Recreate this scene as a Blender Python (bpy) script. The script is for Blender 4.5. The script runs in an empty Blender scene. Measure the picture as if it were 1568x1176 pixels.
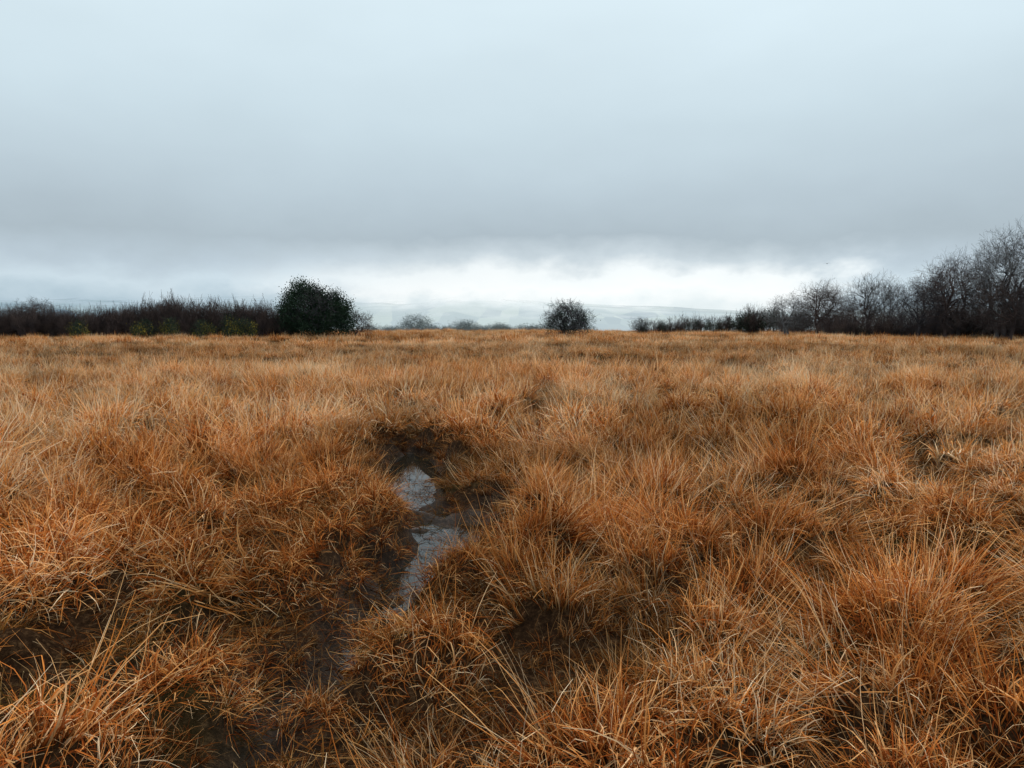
import bpy, math, numpy as np
from mathutils import Vector
sc = bpy.context.scene
RS = np.random.RandomState

# ------------------------------------------------------------------ helpers
def mk_mesh(name, V, F, attrs=None, smooth=False):
    V = np.asarray(V, dtype=np.float32); F = np.asarray(F, dtype=np.int32)
    me = bpy.data.meshes.new(name)
    me.vertices.add(len(V)); me.vertices.foreach_set('co', V.ravel())
    k = F.shape[1]
    me.loops.add(F.size); me.loops.foreach_set('vertex_index', F.ravel())
    me.polygons.add(len(F)); me.polygons.foreach_set('loop_start', np.arange(0, F.size, k, dtype=np.int32))
    if smooth:
        me.polygons.foreach_set('use_smooth', np.ones(len(F), dtype=bool))
    me.update(calc_edges=True)
    if attrs:
        for n, a in attrs.items():
            at = me.attributes.new(n, 'FLOAT_COLOR', 'POINT')
            c = np.ones((len(V), 4), dtype=np.float32); c[:, :a.shape[1]] = a
            at.data.foreach_set('color', c.ravel())
    return me

def add_obj(name, me, mat=None, loc=(0, 0, 0), link=True):
    ob = bpy.data.objects.new(name, me)
    if mat and me is not None and len(me.materials) == 0: me.materials.append(mat)
    ob.location = loc
    if link: sc.collection.objects.link(ob)
    return ob

TAB = RS(11).rand(256, 256)
TB2 = RS(12).rand(256, 256, 4)
def vnoise(x, y, s, seed=0):
    x = np.asarray(x) / s + seed * 17.3; y = np.asarray(y) / s + seed * 9.7
    xi = np.floor(x).astype(int); yi = np.floor(y).astype(int)
    fx = x - xi; fy = y - yi; fx = fx*fx*(3-2*fx); fy = fy*fy*(3-2*fy)
    g = lambda a, b: TAB[a % 256, b % 256]
    return (g(xi, yi)*(1-fx)+g(xi+1, yi)*fx)*(1-fy) + (g(xi, yi+1)*(1-fx)+g(xi+1, yi+1)*fx)*fy
def sm(a, b, v):
    t = np.clip((v-a)/(b-a), 0, 1); return t*t*(3-2*t)

# ------------------------------------------------------------------ terrain
PATH = [(-1.25,0.5,.05,.08),(-1.05,2.0,.07,.10),(-.95,2.9,.08,.11),(-.88,3.55,.11,.15),(-.80,4.2,.16,.225),(-.74,4.8,.17,.225),(-.66,5.4,.24,.27),(-.55,6.3,.33,.28),
        (-.70,6.75,.22,.215),(-.93,7.15,.18,.205),(-1.10,7.7,.28,.26),(-1.22,8.5,.36,.30),(-1.31,9.5,.36,.31),(-1.33,10.1,.18,.25)]
SIDE = [(-.5,6.4,.22,.24),(-.2,6.9,.14,.16)]
TRAIL = [(-.2,6.9),(.14,9.77),(.54,13.1),(.8,22),(2.2,36)]
TRAIL2 = [(-1.33,9.9),(-1.0,13),(-.5,18),(.3,26),(1.7,36)]
def path_info(x, y):
    best = np.full(np.shape(x), 1e3); dep = np.zeros(np.shape(x))
    wob = (vnoise(x, y, .35, 5)-.5)*.28
    for L in (PATH, SIDE):
        for a, b in zip(L[:-1], L[1:]):
            ax, ay, aw, ad = a; bx, by, bw, bd = b
            dx, dy = bx-ax, by-ay
            t = np.clip(((x-ax)*dx+(y-ay)*dy)/(dx*dx+dy*dy), 0, 1)
            d = np.hypot(x-(ax+dx*t), y-(ay+dy*t)) - (aw+(bw-aw)*t) + wob
            m = d < best
            best = np.where(m, d, best); dep = np.where(m, ad+(bd-ad)*t, dep)
    return best, dep
def trail_d(x, y):
    best = np.full(np.shape(x), 1e3)
    for L, off in ((TRAIL, 0), (TRAIL2, .14)):
        for (ax, ay), (bx, by) in zip(L[:-1], L[1:]):
            dx, dy = bx-ax, by-ay
            t = np.clip(((x-ax)*dx+(y-ay)*dy)/(dx*dx+dy*dy), 0, 1)
            best = np.minimum(best, np.hypot(x-(ax+dx*t), y-(ay+dy*t))+off)
    return best + (vnoise(x, y, .9, 6)-.5)*.45 + .55*sm(11, 30, np.hypot(x, y)) + .35*sm(.5, .75, vnoise(x, y, 2.1, 44))
CELL = .56
def hum(x, y, CELL=CELL, k=1.0):
    wx = x+(vnoise(x, y, .5*k, 30)-.5)*.22*k; wy = y+(vnoise(x, y, .5*k, 31)-.5)*.22*k
    gx = np.floor(wx/CELL).astype(int); gy = np.floor(wy/CELL).astype(int)
    h = np.zeros(np.shape(x)); cx = np.zeros(np.shape(x)); cy = np.zeros(np.shape(x))
    for i in (-1, 0, 1):
        for j in (-1, 0, 1):
            r = TB2[(gx+i) % 256, (gy+j) % 256]
            px = (gx+i+.5+(r[..., 0]-.5)*.95)*CELL; py = (gy+j+.5+(r[..., 1]-.5)*.95)*CELL
            rad = (.15+.20*r[..., 2])*k
            v = (.35+.65*r[..., 3])*np.exp(-(((wx-px)**2+(wy-py)**2)/rad**2)**1.4)
            m = v > h
            h = np.where(m, v, h); cx = np.where(m, px, cx); cy = np.where(m, py, cy)
    return h, cx, cy
def hsh(cx, cy, k): return np.mod(np.sin(cx*127.1+cy*311.7+k*74.7)*43758.5453, 1)
def ground(x, y):
    h, _, _ = hum(x, y)
    r = np.hypot(x, y)
    f = 1-.4*sm(15, 40, r)
    z = h*.22*f + (vnoise(x, y, 2.2, 1)-.5)*.16 + (vnoise(x, y, 7, 2)-.5)*.28*sm(8, 25, r)
    z = z - .06*(1-sm(.1, .45, trail_d(x, y)))
    d, dep = path_info(x, y)
    m = 1-sm(-.10, .24, d)
    z = z*(1-m) + (-dep + (vnoise(x, y, .20, 3)-.5)*.13 + (vnoise(x, y, .08, 33)-.5)*.04)*m
    wet = 1-sm(.2, .9, np.hypot((x+2.35)*1.0, (y-3.2)*.7))
    z = z - .12*wet
    far = np.clip(r-95, 0, None)
    z = z - np.minimum(far*far/1800, far*.05) * (r < 1900) - (r >= 1900)*90
    return z, m

def axis(lo, hi, step, g, lim):
    mid = np.arange(lo, hi, step)
    out = [hi]; s = step
    while out[-1] < lim: s *= g; out.append(out[-1]+s)
    neg = [lo-step]; s = step
    while neg[-1] > -lim: s *= g; neg.append(neg[-1]-s)
    return np.concatenate([neg[::-1], mid, out])
xs = axis(-3.4, 2., .04, 1.04, 6500); ys = axis(1.2, 10.6, .04, 1.04, 6500)
X, Y = np.meshgrid(xs, ys); Z, M = ground(X, Y)
nx, ny = len(xs), len(ys)
idx = np.arange(nx*ny).reshape(ny, nx)
F = np.stack([idx[:-1, :-1], idx[:-1, 1:], idx[1:, 1:], idx[1:, :-1]], -1).reshape(-1, 4)
att = np.stack([M.ravel(), np.zeros(M.size), np.zeros(M.size)], -1)

# ------------------------------------------------------------------ materials
def new_mat(n):
    m = bpy.data.materials.new(n); m.use_nodes = True
    nt = m.node_tree; nt.nodes.clear()
    o = nt.nodes.new('ShaderNodeOutputMaterial')
    return m, nt, o
def N(nt, t, **kw):
    n = nt.nodes.new(t)
    for k, v in kw.items(): setattr(n, k, v)
    return n
def ramp(nt, stops, interp='LINEAR'):
    r = N(nt, 'ShaderNodeValToRGB'); e = r.color_ramp.elements; r.color_ramp.interpolation = interp
    while len(e) < len(stops): e.new(.5)
    for i, (p, c) in enumerate(stops):
        e[i].position = p; e[i].color = (*c, 1)
    return r
def math_(nt, op, a, b=None, c=None, clamp=False):
    n = N(nt, 'ShaderNodeMath', operation=op); n.use_clamp = clamp
    for i, v in enumerate((a, b, c)):
        if v is None: continue
        if hasattr(v, 'default_value'): nt.links.new(v, n.inputs[i])
        else: n.inputs[i].default_value = v
    return n.outputs[0]
def mixc(nt, f, a, b, bt='MIX'):
    n = N(nt, 'ShaderNodeMix', data_type='RGBA', blend_type=bt)
    for i, v in ((0, f), (6, a), (7, b)):
        if hasattr(v, 'default_value'): nt.links.new(v, n.inputs[i])
        elif i == 0: n.inputs[0].default_value = v
        else: n.inputs[i].default_value = (*v, 1)
    return n.outputs[2]

# ground
mg, nt, o = new_mat('peat_ground')
geo = N(nt, 'ShaderNodeNewGeometry')
n1 = N(nt, 'ShaderNodeTexNoise'); n1.inputs['Scale'].default_value = 22; n1.inputs['Detail'].default_value = 6; n1.inputs['Roughness'].default_value = .75
n2 = N(nt, 'ShaderNodeTexNoise'); n2.inputs['Scale'].default_value = .9; n2.inputs['Detail'].default_value = 3
nt.links.new(geo.outputs['Position'], n1.inputs['Vector']); nt.links.new(geo.outputs['Position'], n2.inputs['Vector'])
r1 = ramp(nt, [(.3, (.010, .006, .004)), (.52, (.038, .020, .010)), (.72, (.14, .08, .038))])
nt.links.new(n1.outputs[0], r1.inputs[0])
mossf = math_(nt, 'MULTIPLY_ADD', n2.outputs[0], 5, -2.9, True)
c = mixc(nt, mossf, r1.outputs[0], (.03, .032, .009))
at = N(nt, 'ShaderNodeAttribute', attribute_name='info')
sp = N(nt, 'ShaderNodeSeparateColor'); nt.links.new(at.outputs['Color'], sp.inputs[0])
c = mixc(nt, math_(nt, 'MULTIPLY', sp.outputs[0], .4), c, (.016, .012, .008))
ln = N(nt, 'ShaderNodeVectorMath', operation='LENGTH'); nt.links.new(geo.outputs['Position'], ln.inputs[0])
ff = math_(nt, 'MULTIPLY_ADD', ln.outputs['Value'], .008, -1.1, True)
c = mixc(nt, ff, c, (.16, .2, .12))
b = N(nt, 'ShaderNodeBsdfPrincipled'); nt.links.new(c, b.inputs['Base Color'])
nt.links.new(math_(nt, 'MULTIPLY_ADD', sp.outputs[0], -.35, .95), b.inputs['Roughness'])
nt.links.new(math_(nt, 'MULTIPLY', sp.outputs[0], .2), b.inputs['Specular IOR Level'])
bp = N(nt, 'ShaderNodeBump'); bp.inputs['Strength'].default_value = 1; bp.inputs['Distance'].default_value = .04
nt.links.new(n1.outputs[0], bp.inputs['Height']); nt.links.new(bp.outputs[0], b.inputs['Normal'])
nt.links.new(b.outputs[0], o.inputs[0])
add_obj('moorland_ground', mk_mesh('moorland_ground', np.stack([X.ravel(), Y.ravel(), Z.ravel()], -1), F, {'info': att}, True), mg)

# water
mw, nt, o = new_mat('bog_water')
b = N(nt, 'ShaderNodeBsdfPrincipled'); b.inputs['Base Color'].default_value = (.012, .012, .009, 1)
b.inputs['Roughness'].default_value = .015; b.inputs['IOR'].default_value = 1.33
n1 = N(nt, 'ShaderNodeTexNoise'); n1.inputs['Scale'].default_value = 5
geo = N(nt, 'ShaderNodeNewGeometry'); nt.links.new(geo.outputs['Position'], n1.inputs['Vector'])
bp = N(nt, 'ShaderNodeBump'); bp.inputs['Strength'].default_value = .04; bp.inputs['Distance'].default_value = .02
nt.links.new(n1.outputs[0], bp.inputs['Height']); nt.links.new(bp.outputs[0], b.inputs['Normal'])
nt.links.new(b.outputs[0], o.inputs[0])
WL = -.205
wx = np.linspace(-1.9, .1, 9); wy = np.linspace(3.8, 10.5, 17); WX, WY = np.meshgrid(wx, wy)
wi = np.arange(WX.size).reshape(WX.shape)
WF = np.stack([wi[:-1, :-1], wi[:-1, 1:], wi[1:, 1:], wi[1:, :-1]], -1).reshape(-1, 4)
add_obj('puddle_water', mk_mesh('puddle_water', np.stack([WX.ravel(), WY.ravel(), np.full(WX.size, WL)], -1), WF), mw)

# grass material
mgr, nt, o = new_mat('dead_moor_grass')
at = N(nt, 'ShaderNodeAttribute', attribute_name='bl'); sp = N(nt, 'ShaderNodeSeparateColor'); nt.links.new(at.outputs['Color'], sp.inputs[0])
ai = N(nt, 'ShaderNodeAttribute', attribute_name='tv', attribute_type='INSTANCER'); si = N(nt, 'ShaderNodeSeparateXYZ'); nt.links.new(ai.outputs['Vector'], si.inputs[0])
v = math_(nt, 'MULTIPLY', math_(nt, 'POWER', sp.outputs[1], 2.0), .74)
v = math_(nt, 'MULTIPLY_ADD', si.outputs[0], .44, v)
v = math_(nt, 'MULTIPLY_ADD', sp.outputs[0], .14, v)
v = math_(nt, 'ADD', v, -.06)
rr = ramp(nt, [(0, (.125, .026, .007)), (.25, (.40, .100, .020)), (.46, (.69, .250, .055)), (.70, (.90, .50, .20)), (1, (.97, .78, .52))])
nt.links.new(v, rr.inputs[0])
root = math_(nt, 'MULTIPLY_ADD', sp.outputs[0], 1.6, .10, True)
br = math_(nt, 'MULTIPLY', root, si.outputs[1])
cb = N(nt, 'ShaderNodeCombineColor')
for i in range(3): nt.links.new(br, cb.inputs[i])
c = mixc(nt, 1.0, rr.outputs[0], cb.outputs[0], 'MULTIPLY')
c = mixc(nt, si.outputs[2], c, (.07, .075, .02))
d1 = N(nt, 'ShaderNodeBsdfDiffuse'); d2 = N(nt, 'ShaderNodeBsdfTranslucent')
nt.links.new(c, d1.inputs[0]); nt.links.new(c, d2.inputs[0])
m1 = N(nt, 'ShaderNodeMixShader'); m1.inputs[0].default_value = .25
nt.links.new(d1.outputs[0], m1.inputs[1]); nt.links.new(d2.outputs[0], m1.inputs[2])
nt.links.new(m1.outputs[0], o.inputs[0])

# ------------------------------------------------------------------ grass tufts
def blades(seed, n, base_r, L0, L1, t0, t1, droop, w, K=5, out=.7, rnd=(0, 1), wind=.0, z0=-.03, kinkp=.15):
    r = RS(seed)
    a = r.rand(n)*2*np.pi; rr_ = base_r*np.sqrt(r.rand(n))
    P = np.zeros((n, K+1, 3)); P[:, 0, 0] = rr_*np.cos(a); P[:, 0, 1] = rr_*np.sin(a); P[:, 0, 2] = z0
    az = np.where(r.rand(n) < out, a+r.normal(0, .5, n), r.rand(n)*2*np.pi)
    th = t0+(t1-t0)*r.rand(n)
    L = L0+(L1-L0)*r.rand(n)**1.2
    dr = droop*(.3+.9*r.rand(n))
    taz = r.normal(0, .5, n)
    kink = r.rand(n) < kinkp; kk = r.randint(2, max(K, 3), n)
    kv = r.uniform(.5, 1.4, n)
    for k in range(K):
        t = (k+.5)/K
        aa = az+taz*t
        tt = th+dr*t**1.3+np.where(kink & (k >= kk), kv, 0)
        tt = np.minimum(tt, 2.3)
        st = L/K
        P[:, k+1, 0] = P[:, k, 0]+st*(np.sin(tt)*np.cos(aa)+wind*t)
        P[:, k+1, 1] = P[:, k, 1]+st*np.sin(tt)*np.sin(aa)
        P[:, k+1, 2] = P[:, k, 2]+st*np.cos(tt)
    ts = np.linspace(0, 1, K+1)
    wd = (w*(.6+.8*r.rand(n)))[:, None]*(np.clip(1-ts, 0.06, 1)**.5)[None]
    tw = az+np.pi/2+r.normal(0, .7, n)
    side = np.stack([np.cos(tw), np.sin(tw), r.normal(0, .25, n)], -1)[:, None, :]*wd[..., None]*.5
    V = np.stack([P-side, P+side], 2).reshape(-1, 3)
    base = (np.arange(n)*(K+1)*2)[:, None]+(np.arange(K)*2)[None]
    Fq = np.stack([base, base+1, base+3, base+2], -1).reshape(-1, 4)
    rv = rnd[0]+(rnd[1]-rnd[0])*r.rand(n)
    A = np.zeros((n, K+1, 2, 3)); A[..., 0] = ts[None, :, None]; A[..., 1] = rv[:, None, None]
    return V, Fq, A.reshape(-1, 3)
def join(parts):
    Vs, Fs, As = [], [], []; k = 0
    for V, F_, A in parts:
        Vs.append(V); Fs.append(F_+k); As.append(A); k += len(V)
    return np.concatenate(Vs), np.concatenate(Fs), np.concatenate(As)

coll = bpy.data.collections.new('grass_tufts')
vi = 0
def variant(parts):
    global vi
    V, F_, A = join(parts)
    me = mk_mesh('tuft_%02d' % vi, V, F_, {'bl': A}); me.materials.append(mgr)
    ob = bpy.data.objects.new('tuft_%02d' % vi, me); coll.objects.link(ob); vi += 1
    return vi-1
NEAR, NUP, DEB, MID, FAR, RUSH = [], [], [], [], [], []
for s in range(10):   # draping mounds
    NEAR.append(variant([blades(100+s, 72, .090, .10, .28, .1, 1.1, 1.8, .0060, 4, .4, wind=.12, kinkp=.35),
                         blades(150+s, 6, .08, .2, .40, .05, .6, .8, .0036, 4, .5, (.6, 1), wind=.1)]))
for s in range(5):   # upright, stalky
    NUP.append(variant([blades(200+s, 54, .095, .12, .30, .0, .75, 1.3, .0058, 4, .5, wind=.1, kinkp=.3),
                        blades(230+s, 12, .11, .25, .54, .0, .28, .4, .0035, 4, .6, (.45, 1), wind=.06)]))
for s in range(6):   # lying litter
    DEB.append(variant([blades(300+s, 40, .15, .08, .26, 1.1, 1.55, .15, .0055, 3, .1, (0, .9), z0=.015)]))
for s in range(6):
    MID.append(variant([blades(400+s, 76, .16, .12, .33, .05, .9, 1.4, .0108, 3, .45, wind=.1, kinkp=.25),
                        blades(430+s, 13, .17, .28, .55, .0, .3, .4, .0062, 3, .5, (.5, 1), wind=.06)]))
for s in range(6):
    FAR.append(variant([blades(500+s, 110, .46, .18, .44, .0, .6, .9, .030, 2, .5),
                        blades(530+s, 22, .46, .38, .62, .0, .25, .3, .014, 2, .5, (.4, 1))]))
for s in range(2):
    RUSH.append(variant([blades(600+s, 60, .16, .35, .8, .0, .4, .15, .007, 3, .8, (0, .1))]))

def scatter(name, pts, rot, scl, ind, tv, collection, mat=None):
    me = bpy.data.meshes.new(name); n = len(pts)
    me.vertices.add(n); me.vertices.foreach_set('co', np.asarray(pts, np.float32).ravel())
    for nm, a in (('rot', rot), ('scl', scl), ('tv', tv)):
        q = me.attributes.new(nm, 'FLOAT_VECTOR', 'POINT'); q.data.foreach_set('vector', np.asarray(a, np.float32).ravel())
    q = me.attributes.new('ind', 'INT', 'POINT'); q.data.foreach_set('value', np.asarray(ind, np.int32))
    ob = add_obj(name, me)
    g = bpy.data.node_groups.new(name+'_scatter', 'GeometryNodeTree')
    g.interface.new_socket('Geometry', in_out='INPUT', socket_type='NodeSocketGeometry')
    g.interface.new_socket('Geometry', in_out='OUTPUT', socket_type='NodeSocketGeometry')
    gi = g.nodes.new('NodeGroupInput'); go = g.nodes.new('NodeGroupOutput')
    ci = g.nodes.new('GeometryNodeCollectionInfo'); ci.inputs['Collection'].default_value = collection
    ci.inputs['Separate Children'].default_value = True; ci.inputs['Reset Children'].default_value = True
    ip = g.nodes.new('GeometryNodeInstanceOnPoints'); ip.inputs['Pick Instance'].default_value = True
    def na(nm, t):
        x = g.nodes.new('GeometryNodeInputNamedAttribute'); x.data_type = t; x.inputs['Name'].default_value = nm
        return [q for q in x.outputs if q.enabled and q.name == 'Attribute'][0]
    er = g.nodes.new('FunctionNodeEulerToRotation')
    g.links.new(na('rot', 'FLOAT_VECTOR'), er.inputs[0])
    g.links.new(er.outputs[0], ip.inputs['Rotation'])
    g.links.new(na('scl', 'FLOAT_VECTOR'), ip.inputs['Scale'])
    g.links.new(na('ind', 'INT'), ip.inputs['Instance Index'])
    g.links.new(gi.outputs[0], ip.inputs['Points']); g.links.new(ci.outputs[0], ip.inputs['Instance'])
    g.links.new(ip.outputs[0], go.inputs[0])
    md = ob.modifiers.new('scatter', 'NODES'); md.node_group = g
    return ob

R = RS(5)
def jgrid(sp, y0, y1, slope=.80, pad=2.5):
    xm = y1*slope+pad
    gx, gy = np.meshgrid(np.arange(-xm, xm, sp), np.arange(min(y0, .5) if y0 < 1 else y0*.6, y1, sp))
    x = gx.ravel()+R.uniform(-.55, .55, gx.size)*sp; y = gy.ravel()+R.uniform(-.55, .55, gx.size)*sp
    r = np.hypot(x, y)
    k = (np.abs(x) < y*slope+pad) & (r >= y0) & (r < y1) & (y > .3)
    return x[k], y[k]
allp = []
def add_zone(x, y, kind):
    n = len(x); z, m = ground(x, y); h, cx, cy = hum(x, y); d, dep = path_info(x, y)
    td = trail_d(x, y)
    r = np.hypot(x, y)
    if kind != 'near':   # bigger tussock groups read further out
        h2, _, _ = hum(x+3.3, y*1.0+1.7, 1.5, 2.4)
        w2 = sm(12, 35, r); h = h*(1-.75*w2)+h2*.95*w2*.75+.1*w2
    i1, i2, i3 = hsh(cx, cy, 1), hsh(cx, cy, 2), hsh(cx, cy, 3)
    patch = vnoise(x, y, 1.7, 7)*.45+vnoise(x, y, 4.5, 8)*.35+vnoise(x, y, .5, 9)*.2
    up = vnoise(x, y, 2.4, 12)*.5+vnoise(x, y, 6, 13)*.5
    s = (.62+.50*sm(.05, .8, h)+.35*(i3-.4)+.3*(vnoise(x, y, 3, 10)-.5))*R.uniform(.8, 1.2, n)
    s = np.clip(s, .45, 1.4)
    keep = R.rand(n) < np.clip(.42+2.0*h, 0, 1)
    s *= .5+.5*sm(.05, .6, d)
    s *= .65+.35*sm(.05, .5, td)
    keep &= d > .03
    keep &= (td > .12) | (R.rand(n) < .5)
    wet = 1-sm(.25, .8, np.hypot((x+2.35), (y-3.2)*.7))
    keep &= ~(R.rand(n) < wet*.75)
    lx, ly = x-cx, y-cy; q = np.hypot(lx, ly)+1e-4
    a_out = np.clip(q/.24, 0, 1)*.75*sm(.1, .4, d)
    comb = (i1*2*np.pi); ca = .15+.5*i2
    TX = -ly/q*a_out - np.sin(comb)*ca + R.normal(0, .15, n)
    TY = lx/q*a_out + np.cos(comb)*ca + R.normal(0, .15, n)
    fz = {'near': 1, 'mid': .75, 'far': .12}[kind]
    TX *= fz; TY *= fz
    sp_ = R.rand(n)*2*np.pi
    ang = np.hypot(TX, TY)+1e-6; ux, uy = TX/ang, TY/ang
    c_, s_ = np.cos(ang), np.sin(ang); C1 = 1-c_
    Rm = np.zeros((n, 3, 3))
    Rm[:, 0, 0] = c_+ux*ux*C1; Rm[:, 0, 1] = ux*uy*C1; Rm[:, 0, 2] = uy*s_
    Rm[:, 1, 0] = ux*uy*C1; Rm[:, 1, 1] = c_+uy*uy*C1; Rm[:, 1, 2] = -ux*s_
    Rm[:, 2, 0] = -uy*s_; Rm[:, 2, 1] = ux*s_; Rm[:, 2, 2] = c_
    Sp = np.zeros((n, 3, 3)); Sp[:, 0, 0] = np.cos(sp_); Sp[:, 0, 1] = -np.sin(sp_); Sp[:, 1, 0] = np.sin(sp_); Sp[:, 1, 1] = np.cos(sp_); Sp[:, 2, 2] = 1
    Q = Rm@Sp
    rot = np.stack([np.arctan2(Q[:, 2, 1], Q[:, 2, 2]), np.arcsin(np.clip(-Q[:, 2, 0], -1, 1)), np.arctan2(Q[:, 1, 0], Q[:, 0, 0])], -1)
    if kind == 'near':
        ind = np.where(up > .52+R.normal(0, .05, n), R.choice(NUP, n), R.choice(NEAR, n))
    elif kind == 'mid': ind = R.choice(MID, n)
    else: ind = R.choice(FAR, n)
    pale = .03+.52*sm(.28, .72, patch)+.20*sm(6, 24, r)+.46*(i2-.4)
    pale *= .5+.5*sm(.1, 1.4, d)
    pale = np.clip(pale+R.normal(0, .12, n), 0, 1)
    dark = (.34+.72*sm(.05, .55, h))*(.84+.35*i3)+R.normal(0, .08, n)  # gap darkness painted in: tufts low between hummocks get a darker tint
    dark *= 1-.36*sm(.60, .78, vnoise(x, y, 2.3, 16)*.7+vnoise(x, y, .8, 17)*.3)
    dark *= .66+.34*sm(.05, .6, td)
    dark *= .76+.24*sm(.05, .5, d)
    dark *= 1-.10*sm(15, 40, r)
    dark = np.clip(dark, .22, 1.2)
    green = np.clip(wet*.6, 0, .7)*(R.rand(n) < .6)+.12*R.rand(n)*(vnoise(x, y, 1.5, 18) > .62)
    if kind == 'far':
        h3, _, _ = hum(x, y, 2.6, 4.2)
        s = R.uniform(.75, 1.1, n)*(.5+.6*sm(.05, .7, h3)+.2*vnoise(x, y, 9, 10))
        dark = np.clip((.50+.55*sm(.02, .6, h3))*(1+.4*(vnoise(x, y, 9, 22)-.5))+R.normal(0, .1, n), .3, 1.1)
    sc3 = np.stack([s*R.uniform(.9, 1.25, n), s*R.uniform(.9, 1.25, n), s], -1)
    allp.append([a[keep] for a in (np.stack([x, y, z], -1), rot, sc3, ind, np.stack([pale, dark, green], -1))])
add_zone(*jgrid(.130, .3, 9), 'near')
add_zone(*jgrid(.225, 9, 24), 'mid')
add_zone(*jgrid(.44, 24, 48), 'mid')
add_zone(*jgrid(.90, 48, 115), 'far')
# lying litter in gaps and on the path
x, y = jgrid(.15, .3, 11)
z, m = ground(x, y); d, _ = path_info(x, y); h, _, _ = hum(x, y)
k = ((z > WL-.005) & ((d < .25) & (R.rand(len(x)) < .95) | (h < .2) & (R.rand(len(x)) < .3))) | ((z <= WL) & (R.rand(len(x)) < .16))
x, y, z, d = x[k], y[k], np.maximum(z[k], WL), d[k]; n = len(x)
rot = np.stack([R.normal(0, .12, n), R.normal(0, .12, n), R.rand(n)*6.28], -1)
s = R.uniform(.5, 1.0, n)
allp.append([np.stack([x, y, z], -1), rot, np.stack([s, s, s], -1), R.choice(DEB, n),
             np.stack([R.uniform(0, .6, n), np.where(d < .1, R.uniform(.15, .55, n), R.uniform(.3, .7, n)), R.rand(n)*.25], -1)])
# dark rush clumps
rc = np.array([(5.0, 18.5), (5.2, 18.9), (4.4, 20.5), (7, 17), (3.6, 19.2), (7.4, 18.2), (-3.2, 17), (9.5, 26), (2.9, 22)])
zz, _ = ground(rc[:, 0], rc[:, 1]); n = len(rc)
allp.append([np.column_stack([rc, zz]), np.column_stack([R.normal(0, .1, (n, 2)), R.rand(n)*6]), np.repeat(R.uniform(.6, .9, (n, 1)), 3, 1),
             R.choice(RUSH, n), np.column_stack([np.zeros(n), np.full(n, .5), np.zeros(n)])])
P_ = [np.concatenate([a[i] for a in allp]) for i in range(5)]
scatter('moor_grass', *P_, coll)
print('tufts', len(P_[0]))

# ------------------------------------------------------------------ woody plants
def bark(name, c1, c2):
    m, nt, o = new_mat(name)
    g = N(nt, 'ShaderNodeNewGeometry'); n = N(nt, 'ShaderNodeTexNoise'); n.inputs['Scale'].default_value = 1.3; n.inputs['Detail'].default_value = 4
    nt.links.new(g.outputs['Position'], n.inputs['Vector'])
    r = ramp(nt, [(.35, c1), (.65, c2)]); nt.links.new(n.outputs[0], r.inputs[0])
    b = N(nt, 'ShaderNodeBsdfPrincipled'); b.inputs['Roughness'].default_value = .85; b.inputs['Specular IOR Level'].default_value = .2
    nt.links.new(r.outputs[0], b.inputs['Base Color']); nt.links.new(b.outputs[0], o.inputs[0])
    return m
m_bark = bark('dark_bark', (.030, .029, .034), (.075, .068, .072))
m_thorn = bark('thorn_twigs', (.045, .034, .034), (.10, .07, .06))
m_pale = bark('lichen_bark', (.09, .09, .09), (.18, .175, .17))
m_holly = bark('holly_leaves', (.010, .024, .014), (.030, .058, .030))
m_ivy = bark('ivy_leaves', (.014, .024, .015), (.04, .06, .032))
m_bramble = bark('bramble_leaves', (.018, .016, .014), (.06, .042, .03))
m_gorse = bark('gorse_flowers', (.05, .06, .015), (.34, .25, .03))
m_haze = bark('foliage_painted_haze', (.12, .15, .15), (.20, .23, .22))  # distance haze put into the colour: paler, greyer twigs and leaves

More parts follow.
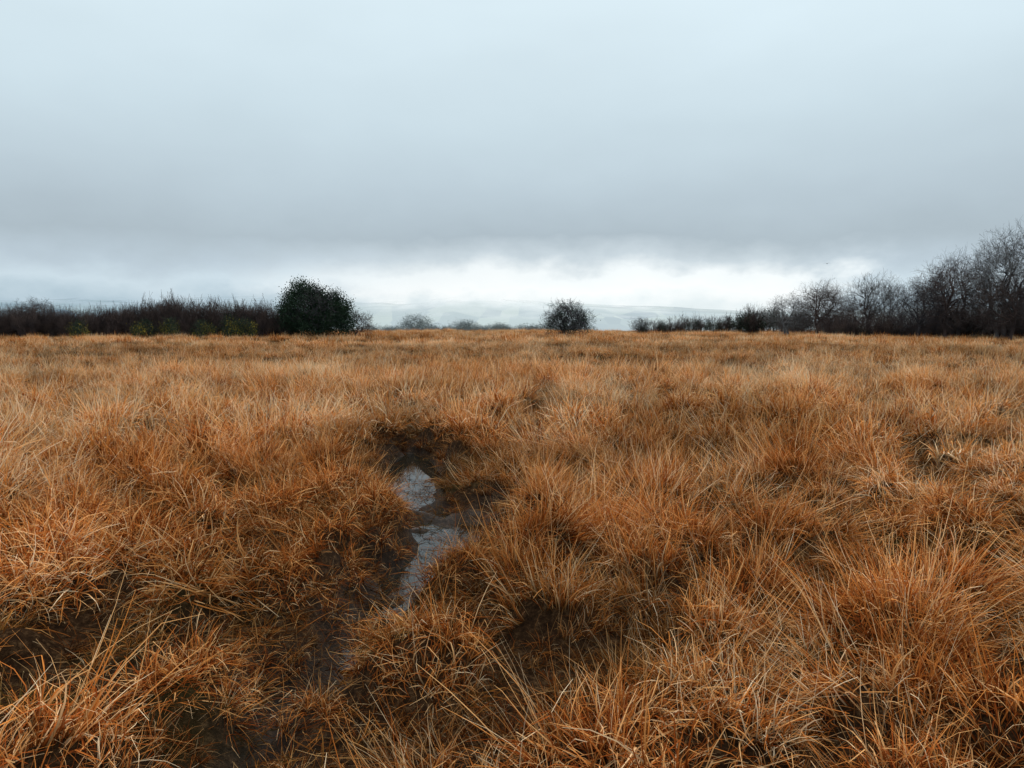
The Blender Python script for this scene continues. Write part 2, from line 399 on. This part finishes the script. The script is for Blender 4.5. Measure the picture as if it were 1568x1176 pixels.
def norm(v): return v/(np.linalg.norm(v, axis=-1, keepdims=True)+1e-9)
def tubes(P, Rr, S=3):
    n, K, _ = P.shape
    T = norm(np.gradient(P, axis=1)); ref = np.array([.31, .77, .21])
    U = norm(np.cross(T, ref)); W = np.cross(T, U)
    a = np.arange(S)*2*np.pi/S
    V = P[:, :, None, :]+Rr[:, :, None, None]*(U[:, :, None, :]*np.cos(a)[None, None, :, None]+W[:, :, None, :]*np.sin(a)[None, None, :, None])
    ii = np.arange(n*K*S).reshape(n, K, S)
    A_ = ii[:, :-1, :]; B_ = np.roll(ii, -1, 2)[:, :-1, :]; C_ = np.roll(ii, -1, 2)[:, 1:, :]; D_ = ii[:, 1:, :]
    return V.reshape(-1, 3), np.stack([A_, B_, C_, D_], -1).reshape(-1, 4)
def gen_crown(seed, H, W, trunks=1, n=(9, 70, 520, 2600), r0=.14, tw=.0055, zlow=.22, lump=.16, fork=.28, spread=.35):
    """limbs reach out to points spread through a lumpy domed crown, level by level"""
    r = RS(seed); K = 5
    zc = H*(zlow+(1-zlow)*.42)
    ph = r.rand(6)*6.28
    def surf(d):
        az = np.arctan2(d[:, 1], d[:, 0]); el = np.arcsin(np.clip(d[:, 2], -1, 1))
        l = 1+lump*(.6*np.sin(2*az+ph[0])*np.cos(el)+.5*np.sin(4*el+3*az+ph[1])+.4*np.sin(7*az+5*el+ph[2]))
        down = np.where(d[:, 2] < 0, (zc-H*zlow*.55), H-zc)
        return np.stack([W/2*l, W/2*l, down*l], -1)
    def targets(m, lo, hi):
        d = norm(r.normal(0, 1, (m, 3))+np.array([0, 0, .15])); rr = r.uniform(lo, hi, m)
        return np.array([0, 0, zc])+d*surf(d)*rr[:, None]
    def link(S, E, r1, r2, bend):
        t = np.linspace(0, 1, K)[None, :, None]; L = np.linalg.norm(E-S, axis=-1, keepdims=True)
        C = (S+E)/2+r.normal(0, bend, S.shape)*L+np.array([0, 0, .08])*L
        P = (1-t)**2*S[:, None]+2*t*(1-t)*C[:, None]+t*t*E[:, None]
        P[:, 1:-1] += r.normal(0, .035, (len(S), K-2, 3))*L[:, None]
        return P, np.maximum(r1[:, None]+(r2-r1)[:, None]*np.linspace(0, 1, K)[None], tw)
    out = []
    a = r.rand(trunks)*6.28; b = spread*W*.12*(trunks > 1)
    S = np.stack([np.cos(a)*b, np.sin(a)*b, np.full(trunks, -.1)], -1)
    E = np.stack([np.cos(a)*b*3+r.normal(0, .1, trunks), np.sin(a)*b*3+r.normal(0, .1, trunks), H*fork*r.uniform(.8, 1.5, trunks)], -1)
    rr0 = np.full(trunks, r0)
    P, q = link(S, E, rr0*1.2, rr0*.8, .05); out.append((P, q))
    nodes = P[:, 2:].reshape(-1, 3); nr = q[:, 2:].reshape(-1)
    for lv, (lo, hi) in enumerate([(.35, .75), (.4, .92), (.5, 1.0), (.55, 1.06)]):
        T = targets(n[lv], lo, hi)
        D = np.linalg.norm(T[:, None].astype(np.float32)-nodes[None].astype(np.float32), axis=-1)
        depth = np.linalg.norm(nodes-np.array([0, 0, H*fork]), axis=-1)
        tdp = np.linalg.norm(T-np.array([0, 0, H*fork]), axis=-1)
        cost = D+.25*depth[None]+2*np.maximum(depth[None]-tdp[:, None]+.1, 0)
        j = cost.argmin(1)
        rs_ = np.minimum(nr[j]*.75, r0*[.6, .26, .10, .05][lv])
        P, q = link(nodes[j], T, rs_, rs_*.4, .12); out.append((P, q))
        nodes = np.concatenate([nodes, P[:, 1:].reshape(-1, 3)]) if lv < 1 else P[:, 1:].reshape(-1, 3)
        nr = np.concatenate([nr, q[:, 1:].reshape(-1)]) if lv < 1 else q[:, 1:].reshape(-1)
    Pd = out[-1][0]; S = Pd[:, 2:].reshape(-1, 3)
    dr = np.repeat(norm(Pd[:, -1]-Pd[:, -2]), 3, 0)
    E = S+norm(dr+r.normal(0, .55, S.shape)+np.array([0, 0, .25]))*(W*.05)*r.uniform(.5, 1.5, (len(S), 1))
    t = np.linspace(0, 1, 3)[None, :, None]
    out.append((S[:, None]*(1-t)+E[:, None]*t, np.full((len(S), 3), tw*.8)))
    Vs, Fs, k0 = [], [], 0
    for i, (P, q) in enumerate(out):
        V, F_ = tubes(P, q, 7 if i == 0 else (5 if i == 1 else 3)); Vs.append(V); Fs.append(F_+k0); k0 += len(V)
    return np.concatenate(Vs), np.concatenate(Fs)
def gen_tree(seed, H, W, stems, kids, r0, tw, lean=.35, base=.25, up=.12, len0=.6, wander=.16):
    r = RS(seed); K = 5
    a = np.arange(stems)/stems*6.28+r.rand(stems)*.8
    S0 = np.stack([np.cos(a)*base*r.rand(stems), np.sin(a)*base*r.rand(stems), np.zeros(stems)-.1], -1)
    D = norm(np.stack([np.cos(a)*lean*r.uniform(.4, 1.5, stems), np.sin(a)*lean*r.uniform(.4, 1.5, stems), np.ones(stems)], -1))
    L = len0*r.uniform(.75, 1.1, stems); rad = np.full(stems, r0)
    allP = []
    for lv in range(len(kids)+1):
        n = len(S0); P = np.zeros((n, K, 3)); P[:, 0] = S0; d = D.copy()
        for k in range(1, K):
            P[:, k] = P[:, k-1]+d*(L/(K-1))[:, None]
            d = norm(d+r.normal(0, wander, (n, 3))+np.array([0, 0, up]))
        rr2 = rad[:, None]*np.linspace(1, .45, K)[None]
        allP.append((P, np.maximum(rr2, tw)))
        if lv == len(kids): break
        m = kids[lv]
        t = r.uniform(.25, 1, (n, m)); t[:, 0] = .98
        if lv == 0: t = np.maximum(t, .3)
        f = t*(K-1); i0 = np.minimum(f.astype(int), K-2); fr = (f-i0)[..., None]
        rows = np.arange(n)[:, None]
        S1 = P[rows, i0]*(1-fr)+P[rows, i0+1]*fr
        T = norm(P[rows, i0+1]-P[rows, i0])
        rnd = r.normal(0, 1, T.shape); perp = norm(rnd-(rnd*T).sum(-1, keepdims=True)*T)
        an = r.uniform(.4, 1.15, (n, m, 1)); an[:, 0] *= .5
        D = norm(T*np.cos(an)+perp*np.sin(an)).reshape(-1, 3)
        L = (L[:, None]*r.uniform(.42, .78, (n, m))*(1.15-.35*t)).reshape(-1)
        rad = (rad[:, None]*(.62-.25*t)).reshape(-1); S0 = S1.reshape(-1, 3)
    zmax = max(np.percentile(p[..., 2], 99.3) for p, _ in allP)
    wmax = max(np.percentile(np.hypot(p[..., 0], p[..., 1]), 96.5) for p, _ in allP)
    Vs, Fs, k0 = [], [], 0
    for P, q in allP:
        P = P*np.array([W/2/wmax, W/2/wmax, H/zmax])
        V, F_ = tubes(P, q, 5 if k0 == 0 else 3)
        Vs.append(V); Fs.append(F_+k0); k0 += len(V)
    return np.concatenate(Vs), np.concatenate(Fs)
def leafcloud(seed, blobs, n, size, shell=.35):
    r = RS(seed); B = np.array(blobs, float)
    w = (B[:, 3]*B[:, 4]+B[:, 3]*B[:, 5]); w /= w.sum()
    nc = max(20, n//26); bi = r.choice(len(B), nc, p=w)
    d = norm(r.normal(0, 1, (nc, 3))); rad = 1-shell*r.rand(nc)**1.5+r.normal(0, .07, nc)
    C = B[bi, :3]+d*B[bi, 3:]*rad[:, None]
    ci = r.randint(0, nc, n)
    P = C[ci]+r.normal(0, 1, (n, 3))*size*1.7
    P = P[P[:, 2] > -.1]; n = len(P)
    u = norm(r.normal(0, 1, (n, 3))); t = norm(np.cross(u, r.normal(0, 1, (n, 3))))
    s = (size*r.uniform(.5, 1.1, n))[:, None]
    V = np.stack([P-u*s*.5, P+t*s*.3, P+u*s*.5, P-t*s*.3], 1).reshape(-1, 3)
    return V, np.arange(n*4).reshape(n, 4)
def gz(x, y):
    z, _ = ground(np.array([float(x)]), np.array([float(y)])); return float(z[0])
def plant(name, x, y, parts, rotz=0, scale=(1, 1, 1)):
    e = bpy.data.objects.new(name, None); sc.collection.objects.link(e); e.location = (x, y, gz(x, y)-.05)
    e.rotation_euler[2] = rotz; e.scale = scale; e.empty_display_size = .5
    for pn, me, mat in parts:
        ob = bpy.data.objects.new(pn, me)
        if len(me.materials) == 0: me.materials.append(mat)
        sc.collection.objects.link(ob); ob.parent = e
    return e

# evergreen holly
V, F_ = leafcloud(1, [(-1.1, 0, 2.4, 1.9, 1.8, 1.9), (-1.3, 0, 4.15, .95, 1.0, .85), (-.35, 0, 3.95, .85, .9, .8), (-2.15, 0, 3.4, .75, .8, .8), (.5, 0, 3.3, .9, 1.0, 1.1),
                      (1.4, 0, 2.3, 1.2, 1.3, 1.4), (1.85, 0, 3.5, .55, .7, .6), (2.45, 0, 2.6, .65, .8, .8), (2.6, .2, 1.4, .8, 1.0, 1.1), (-2.5, 0, 1.7, .7, .9, 1.1), (.3, 0, 1.4, 2.6, 1.8, 1.4), (-2.8, 0, 2.5, .4, .5, .5)], 50000, .15, .6)
me_l = mk_mesh('holly_crown', V, F_)
V, F_ = gen_crown(3, 4.6, 5.0, 2, (8, 50, 300, 800), .13, .009); me_b = mk_mesh('holly_limbs', V, F_)
plant('holly_tree', -17.2, 65, [('crown', me_l, m_holly), ('trunk_and_limbs', me_b, m_bark)])

# hawthorn, centre: dark, ragged, wind-cut top with gaps
V, F_ = gen_crown(8, 3.3, 4.7, 3, (10, 80, 500, 1500), .08, .006, zlow=.1, lump=.34); me_b = mk_mesh('thorn_limbs', V, F_)
V, F_ = leafcloud(9, [(-.9, 0, 1.9, .8, .8, .7), (.3, 0, 2.25, .9, .8, .6), (1.2, 0, 1.8, .7, .8, .6), (1.5, 0, 1.0, .6, .8, .7), (-1.6, 0, 1.1, .5, .8, .6), (-.3, 0, 1.2, 1.3, .8, 1.0), (.5, 0, 1.3, 1.2, .8, 1.0), (-1.95, 0, 1.8, .35, .3, .2), (-.5, 0, 2.85, .35, .3, .25), (2.1, 0, 1.7, .3, .3, .3)], 8500, .11, .95)
me_l = mk_mesh('thorn_leaves', V, F_)
plant('hawthorn_bush', 4.9, 65, [('limbs', me_b, m_bark), ('leaves', me_l, m_holly)])
V, F_ = leafcloud(19, [(0, 0, 1.3, 1.3, 1.0, 1.2), (.8, 0, 1.1, .9, .9, .9)], 3500, .14, .9); me_l2 = mk_mesh('small_leaves', V, F_)
plant('hawthorn_bush', 14.0, 80, [('limbs', me_b, m_bark), ('leaves', me_l2, m_ivy)], 1.0, (.55, .55, .62))
V, F_ = gen_crown(9, 2.5, 3.0, 3, (8, 60, 350, 900), .05, .006, zlow=.1, lump=.25); me_b2 = mk_mesh('thorn_limbs_small', V, F_)
plant('hawthorn_bush', -13.9, 67, [('limbs', me_b2, m_thorn)], 2.0)

# bare trees
tv = []
for s, (H, W, st, zl) in enumerate([(8.5, 7.5, 1, .16), (7, 6.5, 2, .12), (8, 6, 1, .18), (6, 6.5, 2, .12), (8.5, 7, 2, .14)]):
    V, F_ = gen_crown(20+s, H, W, st, (10, 80, 560, 2300), .15, .0056, zlow=zl, lump=.24)
    tv.append((mk_mesh('bare_limbs_%d' % s, V, F_), H, W))
cache = {}
def bare(x, y, H, W, v, rot, mat=m_bark, name='bare_tree'):
    me, h0, w0 = tv[v]
    me2 = me
    if mat is not m_bark:
        key = (v, mat.name)
        if key not in cache:
            cache[key] = me.copy(); cache[key].materials.clear(); cache[key].materials.append(mat)
        me2 = cache[key]
    return plant(name, x, y, [('trunk_and_limbs', me2, mat)], rot, (W/w0, W/w0, H/h0))
bare(28.3, 76, 4.3, 5, 1, .3, m_pale); bare(31.2, 75, 5.5, 5, 3, 1.2, m_thorn); bare(33.0, 78, 5.1, 4.5, 2, 2.5, m_pale)
bare(36.3, 75, 6.3, 5.6, 3, .4, m_pale); bare(34.4, 74, 3.6, 4.5, 1, 3.4, m_thorn)
bare(39.2, 77, 5.6, 4.5, 0, .9); bare(41.0, 72, 5.8, 5, 3, 4.0)
for i, (x, y, H, W) in enumerate([(33.9, 62, 4.9, 4.6), (35.6, 61, 6.4, 5.6), (37.6, 63, 7.2, 6.0), (39.6, 60, 8.3, 6.4), (41.8, 62, 9.3, 7.0), (44.8, 59, 8.8, 7),
                                  (38.4, 57.5, 5.0, 5.2), (41.4, 57.0, 6.2, 5.6), (49, 61, 9.5, 7.5)]):
    bare(x, y, H, W, [0, 2, 4, 1, 4, 0, 3, 1, 2][i], i*1.7, m_pale if i in (3,) else (m_thorn if i in (1, 6) else m_bark))
# distant hazy trees
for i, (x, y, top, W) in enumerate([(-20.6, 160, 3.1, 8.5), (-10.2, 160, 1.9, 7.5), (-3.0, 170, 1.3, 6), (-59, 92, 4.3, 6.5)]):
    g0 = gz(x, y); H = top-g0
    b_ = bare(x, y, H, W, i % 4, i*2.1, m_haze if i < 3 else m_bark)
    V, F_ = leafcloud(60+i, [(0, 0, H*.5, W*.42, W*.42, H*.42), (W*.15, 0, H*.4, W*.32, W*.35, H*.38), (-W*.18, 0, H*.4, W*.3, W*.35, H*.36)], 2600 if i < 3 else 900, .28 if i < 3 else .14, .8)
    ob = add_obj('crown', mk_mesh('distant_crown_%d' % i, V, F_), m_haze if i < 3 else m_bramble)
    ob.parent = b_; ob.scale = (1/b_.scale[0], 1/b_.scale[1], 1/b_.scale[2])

# hedges as instanced shrubs
hc = bpy.data.collections.new('hedge_shrubs')
def hv(name, me): 
    o_ = bpy.data.objects.new(name, me); hc.objects.link(o_)
for s in range(4):
    V, F_ = gen_tree(70+s, 1, .9, 6, [7, 6, 4], .016, .0018, lean=.7, base=.2, up=.03)
    me = mk_mesh('shrub_%d' % s, V, F_); me.materials.append(m_thorn); hv('a_shrub_%d' % s, me)
for s in range(3):
    V, F_ = leafcloud(80+s, [(0, 0, .3, .5, .4, .35), (.2, 0, .45, .25, .25, .25), (-.2, 0, .4, .25, .25, .3)], 1500, .035, .9)
    me = mk_mesh('bramble_%d' % s, V, F_); me.materials.append(m_bramble); hv('b_bramble_%d' % s, me)
for s in range(3):
    V, F_ = leafcloud(90+s, [(0, 0, .45, .45, .4, .42), (.15, 0, .6, .28, .25, .36), (-.22, 0, .5, .25, .25, .33)], 1800, .045, .7)
    me = mk_mesh('green_%d' % s, V, F_); me.materials.append(m_ivy); hv('c_green_%d' % s, me)
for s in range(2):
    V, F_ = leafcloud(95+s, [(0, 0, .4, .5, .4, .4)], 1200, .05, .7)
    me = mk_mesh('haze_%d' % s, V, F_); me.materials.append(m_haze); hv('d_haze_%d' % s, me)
def hedge(name, line, hts, step, pick, wd=1.1, seed=0):
    r = RS(seed); pts, scl, ind = [], [], []
    line = np.array(line, float); hts = np.array(hts, float)
    sg = np.hypot(*np.diff(line, axis=0).T); cum = np.concatenate([[0], np.cumsum(sg)])
    for t in np.arange(0, cum[-1], step):
        x = np.interp(t, cum, line[:, 0])+r.normal(0, .3); y = np.interp(t, cum, line[:, 1])+r.normal(0, .7)
        H = np.interp(t, cum, hts)*r.uniform(.82, 1.06)
        for k_, f in pick:
            if r.rand() > f[0]: continue
            hh = H*f[1]*r.uniform(.88, 1.06)
            pts.append((x+r.normal(0, .4), y+r.normal(0, .3), gz(x, y)-.05)); scl.append((max(hh*wd, 1.6),)*2+(hh,)); ind.append(r.choice(k_))
    n = len(pts); rot = np.zeros((n, 3)); rot[:, 2] = r.rand(n)*6.28
    scatter(name, pts, rot, scl, ind, np.zeros((n, 3)), hc)
S, B, G, D = [0, 1, 2, 3], [4, 5, 6], [7, 8, 9], [10, 11]
hedge('thorn_hedge', [(-58, 66), (-44.5, 66), (-39.5, 67), (-36, 66), (-31, 65), (-26, 65), (-20, 66)], [2.8, 2.9, 2.7, 3.2, 3.6, 3.5, 3.2], .34,
      [(S, (1, 1)), (S, (.9, .92)), (B, (1, .7)), (B, (.9, .55)), (G, (.12, .6))], seed=1)
hedge('mixed_hedge', [(17.5, 88), (22, 88), (26, 87), (29, 86), (31.5, 84), (36, 80)], [2.0, 2.4, 2.6, 3.4, 3.1, 2.6], .6,
      [(S, (1, 1)), (G, (.6, .9)), (B, (.6, .7))], seed=2)
hedge('thorn_hedge', [(30, 70), (36, 68), (42, 62), (52, 60)], [2.2, 2.8, 3.6, 3.8], .36, [(S, (1, 1)), (B, (1, .75)), (B, (1, .5))], seed=3)
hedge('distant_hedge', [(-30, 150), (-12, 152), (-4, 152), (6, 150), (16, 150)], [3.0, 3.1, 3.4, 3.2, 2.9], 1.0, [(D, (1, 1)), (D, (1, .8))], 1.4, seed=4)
# gorse
gb = [(-23.4, 61.5, 2.0), (-22.2, 62, 1.7), (-28, 61, 1.65), (-30.5, 61.5, 1.65), (-36, 61.5, 1.75), (-25.5, 61.2, 1.5)]
V, F_ = leafcloud(41, [(0, 0, .5, .8, .6, .5), (.5, 0, .4, .5, .5, .4)], 2600, .08, .5); me_g = mk_mesh('gorse_leaves', V, F_)
V, F_ = leafcloud(42, [(0, 0, .55, .85, .65, .55), (.5, 0, .45, .55, .5, .45)], 500, .09, .1); me_f = mk_mesh('gorse_flowers', V, F_)
for i, (x, y, h) in enumerate(gb):
    plant('gorse_bush', x, y, [('foliage', me_g, m_ivy), ('flowers', me_f, m_gorse)], i*1.3, (1.1, 1, h/1.05))

# bird
ring = np.linspace(0, 1, 7)
Pb = np.stack([ring*.26-.13, np.zeros(7), np.sin(ring*3)*.012], -1)[None]
V1, F1 = tubes(Pb, np.array([[.004, .02, .032, .03, .018, .02, .004]]), 8)
wing = np.array([(.03, 0, .01), (-.04, 0, .01), (.03, .12, .06), (-.05, .12, .055), (-.02, .27, .03), (-.07, .25, .03),
                 (.03, 0, .01), (-.04, 0, .01), (.03, -.12, .06), (-.05, -.12, .055), (-.02, -.27, .03), (-.07, -.25, .03),
                 (-.12, .0, .003), (-.2, .035, 0), (-.2, -.035, 0), (-.12, 0, -.003)])
wf = np.array([(0, 1, 3, 2), (2, 3, 5, 4), (6, 8, 9, 7), (8, 10, 11, 9), (12, 13, 14, 15)])
V2 = np.concatenate([V1, wing]); F2 = np.concatenate([F1, wf+len(V1)])
bd = add_obj('flying_bird', mk_mesh('flying_bird', V2, F2), m_bark, (25.3, 60, 6.2)); bd.rotation_euler = (0, .1, 1.0)

# ------------------------------------------------------------------ distant hills
mh, nt, o = new_mat('hillside_painted_haze')
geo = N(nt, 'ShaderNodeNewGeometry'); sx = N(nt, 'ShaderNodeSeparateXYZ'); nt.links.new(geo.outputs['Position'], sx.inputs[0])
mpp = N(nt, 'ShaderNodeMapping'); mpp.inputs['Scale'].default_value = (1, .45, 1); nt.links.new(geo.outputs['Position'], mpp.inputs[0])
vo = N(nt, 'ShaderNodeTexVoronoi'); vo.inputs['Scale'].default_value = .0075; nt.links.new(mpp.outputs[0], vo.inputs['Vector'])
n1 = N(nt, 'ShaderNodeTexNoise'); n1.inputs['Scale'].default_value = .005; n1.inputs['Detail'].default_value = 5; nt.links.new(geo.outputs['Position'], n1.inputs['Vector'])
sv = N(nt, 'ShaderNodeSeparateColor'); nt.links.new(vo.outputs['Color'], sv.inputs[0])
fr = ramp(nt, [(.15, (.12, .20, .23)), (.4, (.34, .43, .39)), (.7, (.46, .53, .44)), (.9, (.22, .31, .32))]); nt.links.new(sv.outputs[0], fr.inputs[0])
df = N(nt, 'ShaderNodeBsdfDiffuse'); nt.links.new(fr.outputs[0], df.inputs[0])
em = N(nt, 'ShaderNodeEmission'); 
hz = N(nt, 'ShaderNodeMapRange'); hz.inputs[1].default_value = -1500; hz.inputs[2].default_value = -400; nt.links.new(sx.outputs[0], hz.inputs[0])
nt.links.new(mixc(nt, hz.outputs[0], (.24, .35, .44), (.66, .75, .79)), em.inputs[0]); em.inputs[1].default_value = 1  # aerial haze painted in as emission: hills glow pale, bluer to the left
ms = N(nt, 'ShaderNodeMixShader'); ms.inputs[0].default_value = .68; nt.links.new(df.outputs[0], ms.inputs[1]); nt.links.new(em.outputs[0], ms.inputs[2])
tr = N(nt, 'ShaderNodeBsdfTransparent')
al = math_(nt, 'ADD', math_(nt, 'MULTIPLY_ADD', sx.outputs[2], .011, -1.0), math_(nt, 'MULTIPLY', n1.outputs[0], 1.75), clamp=True)  # hill tops dissolve into transparency, standing in for mist
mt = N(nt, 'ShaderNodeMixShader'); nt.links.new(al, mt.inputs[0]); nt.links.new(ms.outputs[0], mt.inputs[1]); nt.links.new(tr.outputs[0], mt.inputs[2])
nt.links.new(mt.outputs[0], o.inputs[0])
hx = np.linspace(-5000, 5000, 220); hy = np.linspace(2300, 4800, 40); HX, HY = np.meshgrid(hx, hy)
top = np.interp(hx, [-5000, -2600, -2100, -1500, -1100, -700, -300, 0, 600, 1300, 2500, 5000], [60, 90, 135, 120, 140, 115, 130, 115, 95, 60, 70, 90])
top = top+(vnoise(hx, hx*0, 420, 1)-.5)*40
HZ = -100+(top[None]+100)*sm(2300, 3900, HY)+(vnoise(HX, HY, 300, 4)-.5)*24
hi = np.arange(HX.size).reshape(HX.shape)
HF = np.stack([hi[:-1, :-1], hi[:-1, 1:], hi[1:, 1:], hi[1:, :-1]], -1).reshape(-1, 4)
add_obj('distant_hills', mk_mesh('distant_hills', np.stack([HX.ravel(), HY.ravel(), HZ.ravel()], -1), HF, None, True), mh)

# ------------------------------------------------------------------ sky
w = bpy.data.worlds.new('World'); sc.world = w; w.use_nodes = True
nt = w.node_tree; nt.nodes.clear(); o = N(nt, 'ShaderNodeOutputWorld')
SE, SR = math.radians(52), math.radians(15)
sky = N(nt, 'ShaderNodeTexSky', sky_type='NISHITA'); sky.sun_disc = False; sky.sun_elevation = SE; sky.sun_rotation = SR
bg1 = N(nt, 'ShaderNodeBackground'); bg1.inputs[1].default_value = .1; nt.links.new(sky.outputs[0], bg1.inputs[0])
tc = N(nt, 'ShaderNodeTexCoord'); s3 = N(nt, 'ShaderNodeSeparateXYZ'); nt.links.new(tc.outputs['Generated'], s3.inputs[0])
def skyn(scale, sc_, det, rough=.5):
    mp = N(nt, 'ShaderNodeMapping'); mp.inputs['Scale'].default_value = scale; nt.links.new(tc.outputs['Generated'], mp.inputs[0])
    n = N(nt, 'ShaderNodeTexNoise'); n.inputs['Scale'].default_value = sc_; n.inputs['Detail'].default_value = det; n.inputs['Roughness'].default_value = rough
    nt.links.new(mp.outputs[0], n.inputs['Vector']); return n.outputs[0]
na_, nb_, nc_ = skyn((5, 5, 9), 3.0, 4, .55), skyn((1.5, 1.5, 4), 1.5, 2), skyn((1.2, 1.2, 4), 2.2, 3, .45)
lowm = N(nt, 'ShaderNodeMapRange'); nt.links.new(s3.outputs[2], lowm.inputs[0]); lowm.inputs[1].default_value = .05; lowm.inputs[2].default_value = .16; lowm.inputs[3].default_value = 1; lowm.inputs[4].default_value = .4
zz = math_(nt, 'MULTIPLY_ADD', math_(nt, 'SUBTRACT', na_, .5), math_(nt, 'MULTIPLY', lowm.outputs[0], .062), s3.outputs[2])
zz = math_(nt, 'ADD', math_(nt, 'MULTIPLY_ADD', nb_, .06, zz), -.03)
zp = math_(nt, 'POWER', math_(nt, 'MAXIMUM', zz, 0.0), .5)
q = lambda z: math.sqrt(z)
mid = [(q(.11), (.43, .515, .575)), (q(.16), (.50, .60, .665)), (q(.25), (.61, .735, .80)), (q(.38), (.74, .88, .945)), (1, (1.18, 1.24, 1.3))]
rb = ramp(nt, [(0, (.72, .82, .85)), (q(.014), (.84, .93, .96)), (q(.034), (1.0, 1.04, 1.05)), (q(.056), (.94, 1.0, 1.02)), (q(.078), (.61, .70, .76))]+mid)
rd = ramp(nt, [(0, (.37, .49, .58)), (q(.022), (.44, .57, .66)), (q(.05), (.60, .72, .80)), (q(.075), (.50, .60, .68))]+mid)
nt.links.new(zp, rb.inputs[0]); nt.links.new(zp, rd.inputs[0])
az = math_(nt, 'ARCTAN2', s3.outputs[0], s3.outputs[1])
def mr(v, a, b, lo=0, hi=1):
    n = N(nt, 'ShaderNodeMapRange', interpolation_type='SMOOTHSTEP'); nt.links.new(v, n.inputs[0]); n.inputs[1].default_value = a; n.inputs[2].default_value = b
    n.inputs[3].default_value = lo; n.inputs[4].default_value = hi; return n.outputs[0]
azn = math_(nt, 'MULTIPLY_ADD', na_, .3, math_(nt, 'ADD', az, -.15))
mask = math_(nt, 'MULTIPLY', mr(azn, -.42, -.05), mr(azn, .50, .32))
cc = mixc(nt, mask, rd.outputs[0], rb.outputs[0])
mot = math_(nt, 'MULTIPLY_ADD', nc_, .16, .92)
cmb = N(nt, 'ShaderNodeCombineColor')
for i in range(3): nt.links.new(mot, cmb.inputs[i])
cc = mixc(nt, 1.0, cc, cmb.outputs[0], 'MULTIPLY')
bg2 = N(nt, 'ShaderNodeBackground'); bg2.inputs[1].default_value = 1.0; nt.links.new(cc, bg2.inputs[0])
mx = N(nt, 'ShaderNodeMixShader'); mx.inputs[0].default_value = .95
nt.links.new(bg1.outputs[0], mx.inputs[1]); nt.links.new(bg2.outputs[0], mx.inputs[2]); nt.links.new(mx.outputs[0], o.inputs[0])

sun = bpy.data.lights.new('sun', 'SUN'); sun.energy = 1.5; sun.angle = math.radians(12); sun.color = (1, .96, .9)
so = bpy.data.objects.new('sun', sun); sc.collection.objects.link(so)
dv = Vector((math.sin(SR)*math.cos(SE), math.cos(SR)*math.cos(SE), math.sin(SE)))
so.rotation_euler = dv.to_track_quat('Z', 'Y').to_euler()

cam = bpy.data.cameras.new('camera'); cam.lens = 26; cam.sensor_width = 36; cam.clip_end = 20000; cam.clip_start = .05
co = bpy.data.objects.new('camera', cam); sc.collection.objects.link(co); co.location = (0, 0, 1.65)
co.rotation_euler = (math.radians(90-4.9), 0, 0); sc.camera = co
sc.view_settings.view_transform = 'Standard'; sc.view_settings.look = 'None'; sc.view_settings.exposure = 0
